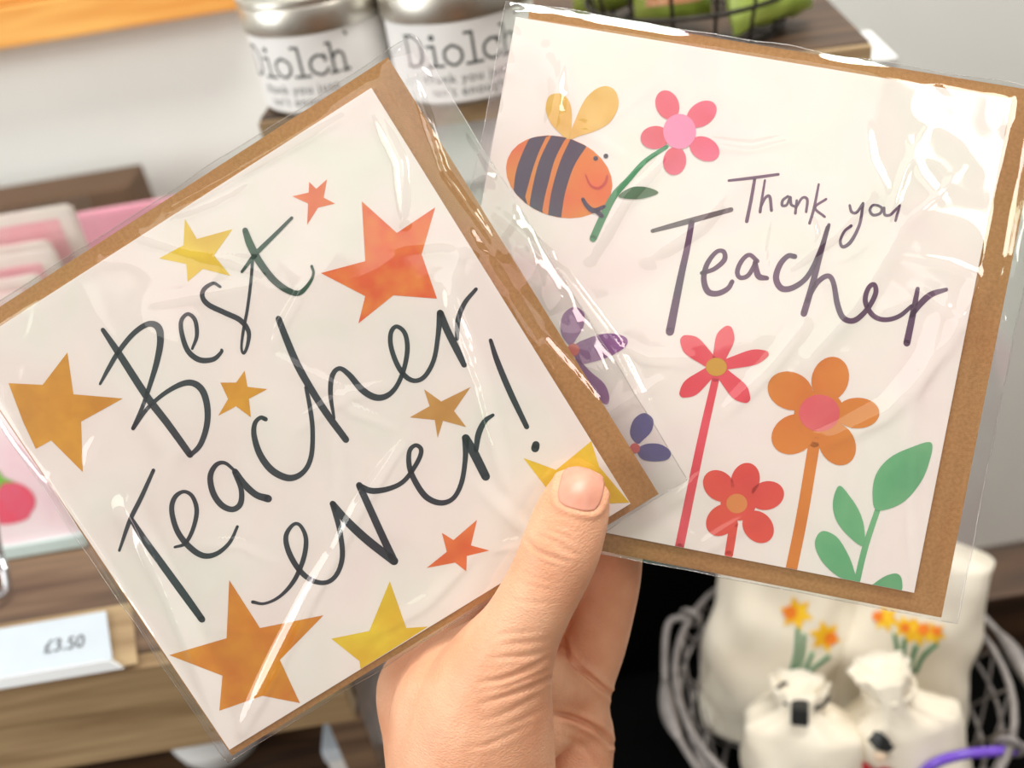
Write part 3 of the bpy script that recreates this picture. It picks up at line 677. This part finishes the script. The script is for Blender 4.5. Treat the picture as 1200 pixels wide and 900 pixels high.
def tin(loc, face, label, R=.0385, H=.0605):
    root = empty('candle_tin', loc, label, 'candle tin', 'metal candle tins on the dark plinth top', rz=face)
    lathe('tin_body', [(0, .0), (R-.002, .0), (R-.0005, .0015), (R-.0005, H-.012), (0, H-.012)], M_tin, root)
    lathe('paper_label', [(R-.0004, .0025), (R+.0001, .0026), (R+.0001, H-.0185), (R-.0004, H-.0184)], M_label, root)
    lathe('lid', [(R-.0002, H-.0175), (R+.0013, H-.0175), (R+.0016, H-.0168), (R+.0016, H-.0060), (R+.0008, H-.0045), (R+.0016, H-.0035), (R+.0014, H-.0010), (R-.0012, H), (R-.0030, H-.0008), (R-.0035, H-.0030), (0, H-.0034)], M_tin, root)
    tag(lathe('lid_disc', [(0, H-.0030), (R-.0042, H-.0030), (R-.0045, H+.0035), (R-.0060, H+.0045), (0, H+.0045)], M_wax, root), 'pale raised centre of the lid')
    Rl = R+.00022
    def wrap(v): a = -PI/2 + v[0]/Rl; return (Rl*math.cos(a), Rl*math.sin(a), v[1])
    xh = .0100; tot = sum(SLAB[c][0] for c in 'Diolch')*xh; x = -tot/2
    bm = bmesh.new()
    for c in 'Diolch':
        w_, ss = SLAB[c]
        for s_ in ss:
            wd = .0030 if c == 'i' and s_[0][1] > 1.1 else .0015
            pts = [(x+a*xh, .0215+b*xh, wd) for a, b in s_]
            if len(pts) == 2: pts = [tuple(np.array(pts[0])+(np.array(pts[1])-np.array(pts[0]))*t/6) for t in range(7)]
            ribbon(bm, pts, 0, 5)
        x += w_*xh
    ribbon(bm, [(x+.0005, .0400, .0016), (x+.0012, .0385, .0010)], 0)
    up_normals(bm)
    for v in bm.verts: v.co = Vector(wrap(v.co))
    obj('printed_word', bm, M_type, root)
    for line, z in (('thank you just', .0125), ("isn't enough", .0058)):
        me = text_mesh(line, .0072, 1.12)
        for v in me.vertices: v.co = Vector(wrap((v.co.x, v.co.y+z, 0)))
        link('printed_line', me, M_type, root)
    return root
p1 = onz(344, 139, RT); p2 = onz(528, 121, RT)
tin((p1.x+.0205, p1.y+.0355, RT), math.radians(-22), 'candle tin beside the plinth edge with pale raised lid centre and label lettering Diolch')
tin((p2.x+.012, p2.y+.031, RT), math.radians(-2), 'candle tin with Diolch label standing between another tin and the green basket', R=.0395)

# ------------------------------------------------------------------ wire baskets
M_wire = mat('grey_wire', srgb(148, 142, 138), srgb(126, 120, 118), rough=.5, metal=.3, scale=60)
M_dwire = mat('dark_wire', srgb(64, 60, 54), srgb(50, 46, 42), rough=.5, metal=.6, scale=60)
def ringpts(r, z, n=48, ph=0): return [(r*math.cos(2*PI*k/n+ph), r*math.sin(2*PI*k/n+ph), z) for k in range(n)]
# upper basket
ub = empty('wire_basket', (.150, .610, RT), 'small dark wire basket of green packets on the plinth', 'basket')
ub.location = (onz(838, 66, RT).x, onz(838, 66, RT).y+.054, RT)
UX, UY = ub.location.x-.150, ub.location.y-.610
for z, r in ((.002, .052), (.022, .058), (.045, .063), (.068, .067)): tube('ring_wire', ringpts(r, z), .0013, M_dwire, ub, 6, True)
for k in range(16):
    a = 2*PI*k/16
    tube('upright_wire', [(.03*math.cos(a), .03*math.sin(a), .002), (.052*math.cos(a), .052*math.sin(a), .002), (.067*math.cos(a), .067*math.sin(a), .068)], .0011, M_dwire, ub, 5)
def packet(name, loc, rz, tilt, wd, ht, th, m, label, cat, group=None, band=None):
    """pillow packet with crimped ends"""
    N, K = 15, 19; v, f = [], []
    for side in (1, -1):
        for i in range(N):
            for j in range(K):
                a, b = -1+2*i/(N-1), -1+2*j/(K-1)
                t = (1-abs(a)**3.0)*(1-abs(b)**(4 if b > 0 else 14))
                v.append((a*wd/2*(1-.06*(1-abs(b))), side*(th/2*max(t, 0)**.7+.0002), (b+1)*ht/2+.001*math.sin(9*a)*abs(b)**6))
    o = N*K
    for i in range(N-1):
        for j in range(K-1):
            q = (i*K+j, (i+1)*K+j, (i+1)*K+j+1, i*K+j+1); f.append(q[::-1]); f.append(tuple(x+o for x in q))
    root = empty(name, loc, label, cat, group); root.rotation_euler = (tilt, 0, rz)
    frompy('pouch', v, f, m, root, True)
    if band:
        z0, z1, bm_, bl = band; vb = []
        for i in range(N):
            for z in (z0, (z0+z1)/2, z1):
                a = (-1+2*i/(N-1))*.7; b = 2*z/ht-1; t = (1-abs(a)**3)*(1-abs(b)**(4 if b > 0 else 14))
                vb.append((a*wd/2, -(th/2*max(t, 0)**.7+.0012), z))
        fb = [(i*3+j, (i+1)*3+j, (i+1)*3+j+1, i*3+j+1) for i in range(N-1) for j in range(2)]
        tag(frompy('front_label', vb, fb, bm_, root, True), bl)
    return root
M_green = mat('green_packet', srgb(188, 210, 104), srgb(150, 178, 70), rough=.35, scale=40)
M_weave = mat('orange_weave', srgb(206, 130, 84), srgb(236, 190, 150), rough=.7, scale=420, bump=.5, bscale=700)
G_ = 'green packets in the upper wire basket'
packet('green_packet', (onz(792, 40, RT).x, onz(792, 44, RT).y+.012, RT+.006), math.radians(-10), math.radians(-10), .044, .085, .026, M_green, 'green packet with orange woven front label in the upper basket', 'packet', G_, (.010, .06, M_weave, 'orange woven front label'))
packet('green_packet', (onz(908, 40, RT).x, onz(908, 48, RT).y+.014, RT+.006), math.radians(24), math.radians(-14), .056, .085, .030, M_green, 'plain green packet leaning against the upper basket side nearest the plinth corner', 'packet', G_)
packet('green_packet', (onz(735, 30, RT).x, onz(735, 36, RT).y+.026, RT+.006), math.radians(5), math.radians(-6), .060, .090, .026, M_green, 'plain green packet at the tin side of the upper basket', 'packet', G_)

# lower basket
bc = ony(980, 792, .36); BR = .100; BH = bc.z-TZ-.001
wb = empty('wire_basket', (bc.x, bc.y, TZ+.001), 'grey wire basket with loop handles filled with cotton bags', 'basket')
rimw = tube('rim_wire', ringpts(BR, BH), .0022, M_wire, wb, 8, True)
for z, r in ((.003, .070), (.035, .082), (.068, .091), (.098, .097)):
    tube('ring_wire', ringpts(r, z), .0013, M_wire, wb, 6, True)
def bprof(z): return .070+(BR-.070)*(z/BH)**.75
NV = 22
for k in range(NV):          # diagonal mesh wires twisting up the wall
    for s_ in (1, -1):
        pts = []
        for i in range(9):
            z = BH*i/8; a = 2*PI*k/NV + s_*(i/8)*2*PI/NV*2; r = bprof(max(z, 1e-4))
            pts.append((r*math.cos(a), r*math.sin(a), z+.003*(i == 0)))
        tube('mesh_wire', pts, .0009, M_wire, wb, 5)
for k in range(10):
    a = 2*PI*k/10
    tube('base_wire', [(.070*math.cos(a), .070*math.sin(a), .003), (0, 0, .003)], .0011, M_wire, wb, 5)
def handle(a0, a1, out, drop, name='handle'):
    am = (a0+a1)/2; pts = []
    c0 = Vector((BR*math.cos(a0), BR*math.sin(a0), BH)); c1 = Vector((BR*math.cos(a1), BR*math.sin(a1), BH))
    o = Vector((math.cos(am), math.sin(am), 0))
    ctrl = [c0, c0+o*out*.6+Vector((0, 0, -drop*.3)), (c0*.72+c1*.28)+o*out*1.05+Vector((0, 0, -drop*.8)), (c0+c1)/2+o*out*1.2+Vector((0, 0, -drop)), (c0*.28+c1*.72)+o*out*1.05+Vector((0, 0, -drop*.8)), c1+o*out*.6+Vector((0, 0, -drop*.3)), c1]
    P = catmull([tuple(x) for x in ctrl], 8)
    h = tube(name, P, .0024, M_wire, wb, 8)
    g = P[len(P)//2-7:len(P)//2+6]; n = len(g)
    tube('grip', g, [.0026+.0030*math.sin(PI*i/(n-1)) for i in range(n)], M_wire, h, 10)
    for c in (c0, c1):
        t = c.normalized(); tv = Vector((-t.y, t.x, 0)).normalized()
        ring = [(c+Vector((0, 0, 1))*.0065*math.cos(q)+Vector((c.x, c.y, 0)).normalized()*.0065*math.sin(q)) for q in [2*PI*k/16 for k in range(16)]]
        tube('handle_eye', ring, .0018, M_wire, h, 6, True)
handle(math.radians(140), math.radians(222), .026, .010)
handle(math.radians(-40), math.radians(38), .030, .006)

M_cot = mat('cream_cotton', srgb(240, 232, 214), srgb(232, 222, 202), rough=.9, scale=25, bump=.25, bscale=1800)
M_cord = mat('black_toggle', srgb(28, 30, 30), rough=.5)
BAG = 'cotton pouches in the wire basket'
def bag_surface(wd, ht, th, seed, gather=.0, flat=.3):
    """closed soft bag, base at z=0; returns verts, faces"""
    N, K = 40, 34; v, f = [], []
    for j in range(K):
        b = j/(K-1)
        prof = (1-(1-min(b/.22, 1))**2)**.5*.35+.65 if b < .22 else 1
        tt = th/2*((1-(1-min(b/.3, 1))**2)**.5)*(1-flat*max(0, b-.3)/.7)
        ww = wd/2*prof
        if gather and b > gather:
            k = (b-gather)/(1-gather); ww *= 1-.72*math.sin(min(k*1.6, 1)*PI/2)+.16*max(0, k-.62)/.38; tt *= 1-.35*k
        for i in range(N):
            a = 2*PI*i/N; c, s_ = math.cos(a), math.sin(a)
            x = ww*math.copysign(abs(c)**.75, c); y = tt*math.copysign(abs(s_)**.85, s_)
            nz = noise.noise(Vector((x*34+seed, y*34, b*ht*26)))*.0065 + noise.noise(Vector((x*70+seed, y*50, b*ht*34)))*.0030
            if gather and b > gather-.15: nz += .0016*math.sin(a*9)*min(1, (b-gather+.15)/.2)
            x += nz*c; y += nz*s_
            v.append((x, y, b*ht))
    for j in range(K-1):
        for i in range(N): f.append((j*N+i, j*N+(i+1) % N, (j+1)*N+(i+1) % N, (j+1)*N+i))
    v.append((0, 0, 0)); c0 = len(v)-1
    for i in range(N): f.append((c0, (i+1) % N, i))
    if gather:   # open puckered mouth: inner wall
        base = (K-1)*N; s0 = len(v)
        for i in range(N): x, y, z = v[base+i]; v.append((x*.8, y*.8, z-.010))
        for i in range(N): f.append((base+i, base+(i+1) % N, s0+(i+1) % N, s0+i))
        v.append((0, 0, ht-.012)); c1 = len(v)-1
        for i in range(N): f.append((s0+i, s0+(i+1) % N, c1))
    else:
        v.append((0, 0, ht+.001)); c1 = len(v)-1; base = (K-1)*N
        for i in range(N): f.append((base+i, base+(i+1) % N, c1))
    return v, f
def bag(base, top, wd, th, label, seed, gather=0, ht=None):
    base, top = Vector(base), Vector(top); ax = (top-base).normalized(); ht = ht or (top-base).length
    fr = (Vector(CP.tolist())-base); fr = (fr-ax*fr.dot(ax)).normalized(); xx = (-fr).cross(ax)
    root = empty('cotton_bag', base, label, 'cotton bag', BAG)
    root.rotation_euler = Matrix((xx, -fr, ax)).transposed().to_euler()
    v, f = bag_surface(wd, ht, th, seed, gather)
    o = frompy('bag_body', v, f, M_cot, root, True)
    bpy.context.view_layer.update()
    bm = bmesh.new(); bm.from_mesh(o.data); bm.transform(root.matrix_world); bvh = BVHTree.FromBMesh(bm); bm.free()
    return root, bvh, ht
def on_bag(root, bvh, px, py, lift):
    o = Vector(CP.tolist()); d = (W(px, py, 1)-o).normalized(); h = bvh.ray_cast(o, d)
    if h[0] is None: return None
    return root.matrix_world.inverted() @ (h[0]+h[1]*lift)
def print_on(root, bvh, name, pts_px, wpx, m, lift=.0006):
    P = [on_bag(root, bvh, x, y, lift) for x, y in [tuple(p) for p in catmull(pts_px, 5)]]
    P = [p for p in P if p is not None]
    if len(P) > 1: return tube(name, P, wpx*.55/F/2, m, root, 6)
def patch_on(root, bvh, name, poly, m, lift=.0006):
    cx = sum(p[0] for p in poly)/len(poly); cy = sum(p[1] for p in poly)/len(poly); n = len(poly); P = []
    for k in (1, .66, .33):
        P += [on_bag(root, bvh, cx+(x-cx)*k, cy+(y-cy)*k, lift) for x, y in poly]
    P.append(on_bag(root, bvh, cx, cy, lift))
    if any(p is None for p in P): return
    f = []
    for r_ in range(2): f += [(r_*n+i, r_*n+(i+1) % n, (r_+1)*n+(i+1) % n, (r_+1)*n+i) for i in range(n)]
    f += [(2*n+i, 2*n+(i+1) % n, 3*n) for i in range(n)]
    return frompy(name, P, f, m, root)
M_daf = mat('daffodil_yellow', srgb(248, 206, 40), srgb(240, 180, 24), rough=.7, scale=200)
M_dafo = mat('daffodil_orange', srgb(238, 128, 32), rough=.7); M_dafg = mat('daffodil_green', srgb(62, 140, 92), srgb(46, 120, 80), rough=.7, scale=200)
def daffodils(root, bvh, heads, stems):
    for st in stems: print_on(root, bvh, 'printed_daffodil_stem', st, 5.0, M_dafg, .0003)
    for (x, y, r, ox, oy) in heads:
        poly = []
        for k in range(12):
            a = 2*PI*k/12+.3; rr = r if k % 2 == 0 else r*.55; poly.append((x+rr*math.cos(a), y+rr*math.sin(a)))
        patch_on(root, bvh, 'printed_daffodil', poly, M_daf, .0008)
        patch_on(root, bvh, 'printed_daffodil_cup', [(x+ox+r*.4*math.cos(2*PI*k/8), y+oy+r*.4*math.sin(2*PI*k/8)) for k in range(8)], M_dafo, .0014)
bx, by = bc.x, bc.y
b1, v1, _ = bag((bx-.040, by+.024, TZ+.020), ony(940, 612, .424), .094, .040, 'tall cream cotton bag printed with daffodils beside the black panel', 1.3)
b2, v2, _ = bag((bx+.036, by+.000, TZ+.020), ony(1072, 640, .392), .092, .038, 'tall cream cotton bag printed with daffodils beside the wooden block', 5.9)
daffodils(b1, v1, [(933, 718, 21, -8, -2), (966, 745, 20, 6, 2)], [[(935, 735), (932, 770), (919, 806)], [(942, 742), (938, 775), (921, 806)], [(952, 764), (942, 785), (922, 806)], [(972, 768), (950, 785), (924, 806)]])
daffodils(b2, v2, [(1038, 724, 17, -10, -3), (1075, 740, 18, 6, -4), (1060, 734, 15, 0, 0), (1094, 742, 15, 2, -4)], [[(1048, 742), (1052, 765), (1055, 785)], [(1060, 748), (1058, 770), (1057, 785)], [(1074, 756), (1068, 775), (1066, 788)], [(1098, 754), (1082, 768), (1072, 788)]])
b3, v3, h3 = bag((bx-.038, by-.050, TZ+.046), ony(940, 800, .345), .070, .052, 'plain cream drawstring pouch with black toggle in the basket', 9.2, .74)
b4, v4, h4 = bag((bx+.044, by-.056, TZ+.036), ony(1034, 782, .336), .070, .046, 'cream drawstring pouch printed with a small figure in black hat', 12.5, .70)
for r_, g_, zz in ((b3, .74, h3), (b4, .70, h4)):
    z = zz*(g_+.18); tube('drawstring', [(.0150*math.cos(2*PI*k/20), .0145*math.sin(2*PI*k/20), z) for k in range(20)], .0012, M_cord if r_ is b3 else M_cot, r_, 6, True)
bm = bmesh.new(); bm_box(bm, -.006, .004, -.0235, -.0125, h3*.86, h3*.86+.011, .0015); tag(obj('toggle', bm, M_cord, b3), 'black cord toggle')
M_rd = mat('print_red', srgb(196, 36, 52), rough=.7); M_fl = mat('print_face', srgb(232, 206, 178), rough=.7)
patch_on(b4, v4, 'printed_hat', [(1018, 866), (1024, 862), (1027, 857), (1034, 856), (1038, 862), (1042, 870), (1046, 871), (1038, 878), (1026, 876)], M_cord, .0030)
patch_on(b4, v4, 'printed_face', [(1022, 877), (1034, 878), (1034, 886), (1026, 888)], M_fl, .0034)
patch_on(b4, v4, 'printed_shawl', [(1010, 888), (1018, 892), (1024, 900), (1034, 894), (1042, 897), (1046, 915), (1008, 915)], M_rd, .0026)
# purple stick over the rim
M_purp = mat('purple_gloss', srgb(120, 84, 200), srgb(104, 70, 182), rough=.25, scale=60)
tag(tube('purple_cord', catmull([tuple(ony(1062, 930, .300)), tuple(ony(1090, 898, .297)), tuple(ony(1125, 885, .295)), tuple(ony(1160, 881, .295)), tuple(ony(1193, 879, .295))], 8), .0029, M_purp, None, 10),
    'shiny purple cord curling over the basket rim', 'cord')

# ------------------------------------------------------------------ pink cards and shelf things on the left
M_pink = mat('pink_card', srgb(250, 204, 208), srgb(246, 176, 186), rough=.5, scale=14); M_pinkd = mat('pink_envelope', srgb(228, 164, 182), srgb(222, 156, 174), rough=.6, scale=20)
PG = 'pink cards filed in a row on the shelf'
def pink_card(px, py, y, wd, label, lean=6):
    top = ony(px, py, y); L_ = (top.z-SZ)/math.cos(math.radians(lean))
    root = empty('packaged_card', (top.x-wd/2, y-math.sin(math.radians(lean))*L_, SZ), label, 'greeting card', PG); root.rotation_euler = (-math.radians(lean), 0, 0)
    h = L_-.001
    box('card', -wd/2, wd/2-.003, -.0005, .0005, .001, h, M_paper, root, .0002)
    tag(box('pink_front', -wd/2+.003, wd/2-.012, -.0009, -.0005, .012, h-.008, M_pink, root), 'pink printed front')
    box('envelope', -wd/2+.001, wd/2-.001, .0007, .0015, .001, h-.002, M_paper, root, .0002)
    N, K = 20, 20; v = []
    for i in range(N):
        for j in range(K):
            a, b = i/(N-1), j/(K-1); v.append((-wd/2-.001+(wd+.012)*a, -.0016-.0018*abs(noise.noise(Vector((a*7+px, b*7, y*9))))+.0018*(a > .93), .001+(h+.003)*b))
    frompy('cellophane_sleeve', v, [(i*K+j, (i+1)*K+j, (i+1)*K+j+1, i*K+j+1) for i in range(N-1) for j in range(K-1)], film('cellophane'), root, True)
    for k in range(2):
        sx = wd*.1-.03*k; zz = h-.016
        pts = [(sx+.006*math.cos(2*PI*q/12), -.0011, zz+.004*math.sin(2*PI*q/12)) for q in range(12)]
        frompy('printed_leaf', pts, [tuple(range(12))], mat('pale_sage', srgb(176, 188, 150), rough=.6), root)
    return root
pink_card(84, 236, .575, .15, 'pink packaged card standing tallest at the back of the row, against the box')
pink_card(58, 278, .560, .15, 'pink packaged card second from the brown box')
pink_card(64, 288, .545, .15, 'pink packaged card in the middle of the row, with wide clear sleeve edge')
pink_card(46, 318, .530, .15, 'pink packaged card fourth from the brown box')
pink_card(30, 338, .515, .15, 'lowest pink packaged card, foremost of the row')
q0, q1 = ony(75, 262, .64), ony(215, 235, .64)
pe = empty('pink_envelope_pack', (-.215, .64, SZ), 'plain pink pack leaning behind the row of pink cards', 'envelope pack'); pe.rotation_euler = (math.radians(-6), 0, 0)
hh = q0.z-SZ+.001
box('pack_body', -.075, .055, 0, .006, .001, hh, M_pinkd, pe, .001); box('pack_flap', -.073, .053, -.0012, -.0001, hh*.62, hh-.002, M_pinkd, pe, .0003)

# strawberry card
sb = ony(92, 622, .430); lean = 14
st = empty('strawberry_card', (sb.x, .430, SZ), 'pink and white card with a red strawberry on the wooden shelf', 'greeting card'); st.rotation_euler = (math.radians(-lean), 0, 0)
box('card', -.14, 0, 0, .001, .008, .120, mat('strawberry_paper', srgb(252, 236, 238), srgb(248, 206, 216), rough=.6, scale=16), st, .0002)
M_straw = mat('strawberry_red', srgb(240, 88, 112), srgb(232, 104, 128), rough=.6, scale=60); M_sg = mat('strawberry_green', srgb(130, 196, 76), rough=.6)
def strawberry(cx, cz, r):
    pts = []
    for k in range(28):
        a = 2*PI*k/28; rr = r*(1-.12*math.cos(2*a)*(-1)); pts.append((cx+rr*math.cos(a)*1.05, -.0003, cz+rr*math.sin(a)*.95-(.12*r if math.sin(a) < -.7 else 0)))
    frompy('printed_strawberry', pts, [tuple(range(28))], M_straw, st)
    v = [(cx-.6*r, -.0005, cz+.72*r), (cx-.2*r, -.0005, cz+.78*r), (cx, -.0005, cz+.55*r), (cx+.25*r, -.0005, cz+.78*r), (cx+.7*r, -.0005, cz+.7*r), (cx+.3*r, -.0005, cz+1.0*r), (cx+.25*r, -.0005, cz+1.35*r), (cx-.05*r, -.0005, cz+1.05*r)]
    frompy('printed_stalk', v, [tuple(range(8))], M_sg, st)
strawberry(-.037, .036, .0155); strawberry(-.052, .092, .020)
box('base_strip', -.142, .002, -.004, .006, .0005, .008, mat('clear_rail', srgb(206, 224, 220), rough=.2), st, .0006)
# chrome loop of a stand
hk = [tuple(ony(-14, 560, .418)), tuple(ony(-2, 640, .410)), tuple(ony(6, 670, .40)), tuple(ony(8, 690, .393)), tuple(ony(-2, 700, .389)), tuple(ony(-16, 704, .388)), tuple(ony(-30, 690, .392)), tuple(ony(-26, 570, .418))]
tag(tube('wire_stand_foot', catmull(hk, 8), .0021, mat('chrome', srgb(206, 208, 212), rough=.18, metal=1), None, 10), 'chrome wire loop of a stand resting on the shelf', 'wire stand')

# price label in clear holder along the shelf edge
pa, pb = onz(0, 726, SZ+.016), onz(134, 722, SZ+.016)
top = onz(132, 721, SZ+.017); bot = ony(160, 772, .325)
pr = empty('price_holder', (top.x, (top.y+bot.y)/2, SZ), 'clear sloping price holder with white paper label on the shelf edge', 'price label')
lx0 = -.17
def slab(name, x0, x1, ya, za, yb, zb, th, m, parent):
    d = Vector((0, yb-ya, zb-za)).normalized(); nn = Vector((0, -d.z, d.y))*th
    if nn.z < 0: nn = -nn
    o = pr.location
    A_ = [Vector((x0, ya, za)), Vector((x1, ya, za)), Vector((x1+(.006 if x1 > -.05 else 0), yb, zb)), Vector((x0, yb, zb))]
    v = [p for p in A_]+[p+nn for p in A_]
    return frompy(name, v, [(3, 2, 1, 0), (4, 5, 6, 7), (0, 1, 5, 4), (1, 2, 6, 5), (2, 3, 7, 6), (3, 0, 4, 7)], m, parent)
yT, zT, yB, zB = top.y-pr.location.y, .017, bot.y-pr.location.y, bot.z-SZ
slab('holder_back', lx0, .010, yT+.004, zT+.002, yB-.001, zB-.003, .0015, M_tanwood, pr)
tag(slab('price_label', lx0, -.002, yT, zT+.0035, yB, zB, .0006, mat('label_paper', srgb(202, 212, 220), srgb(198, 208, 217), rough=.5), pr), 'white paper price label')
slab('clear_lip', lx0, .003, yB+.0012, zB+.002, yB-.001, zB-.003, .0022, mat('clear_lip', srgb(226, 230, 232), rough=.2), pr)
lt = lambda x, s: Vector((x, yT+(yB-yT)*s, zT+.0035+(zB-zT-.0035)*s))
dirv = (lt(0, 0)-lt(0, 1)).normalized(); nv = Vector((0, -dirv.z, dirv.y))
if nv.z < 0: nv = -nv
def label_text(body, size, x, s, m):
    me = text_mesh(body, size)
    for v in me.vertices: v.co = lt(x, s)+Vector((1, 0, 0))*v.co.x+dirv*v.co.y+nv*.0010
    return link('printed_price', me, m, pr)
label_text('\u00a33.50', .0095, -.022, .62, M_type)
M_fade = mat('faded_print', srgb(150, 154, 158), rough=.6)
for s_, x0, x1 in ((.38, -.115, -.075), (.55, -.125, -.085), (.86, -.112, -.072)):
    bm = bmesh.new(); x = x0
    while x < x1:
        w_ = random.uniform(.002, .005); P = [lt(x, s_)+nv*.001, lt(x+w_, s_)+nv*.001, lt(x+w_, s_-.10)+nv*.001, lt(x, s_-.10)+nv*.001]
        bm.faces.new([bm.verts.new(p) for p in P]); x += w_+.0014
    obj('printed_line', bm, M_fade, pr)

# things on the lower shelf
LS = .793
r0 = ony(255, 888, .40)
lathe_o = empty('round_pot', (r0.x, .42, LS), 'round white pot on the shelf below the price label', 'pot')
hz = max(.03, ony(255, 890, .40).z-LS)
lathe('pot_body', [(0, 0), (.020, 0), (.027, .006), (.031, hz*.5), (.0315, hz-.008)], M_white, lathe_o)
lathe('pot_lid', [(.0325, hz-.008), (.033, hz-.004), (.028, hz), (.012, hz+.004), (0, hz+.005)], M_label, lathe_o)
w0 = ony(376, 880, .37)
wbx = empty('white_carton', (w0.x+.038, .40, LS), 'white carton in clear wrap on the lower shelf beside the hand', 'carton')
ch_ = w0.z-LS
box('carton_body', -.037, .030, -.03, .03, 0, ch_-.002, M_label, wbx, .001); box('carton_lid', -.038, .031, -.031, .031, ch_-.012, ch_, mat('blue_white', srgb(214, 226, 236), rough=.25), wbx, .0015)
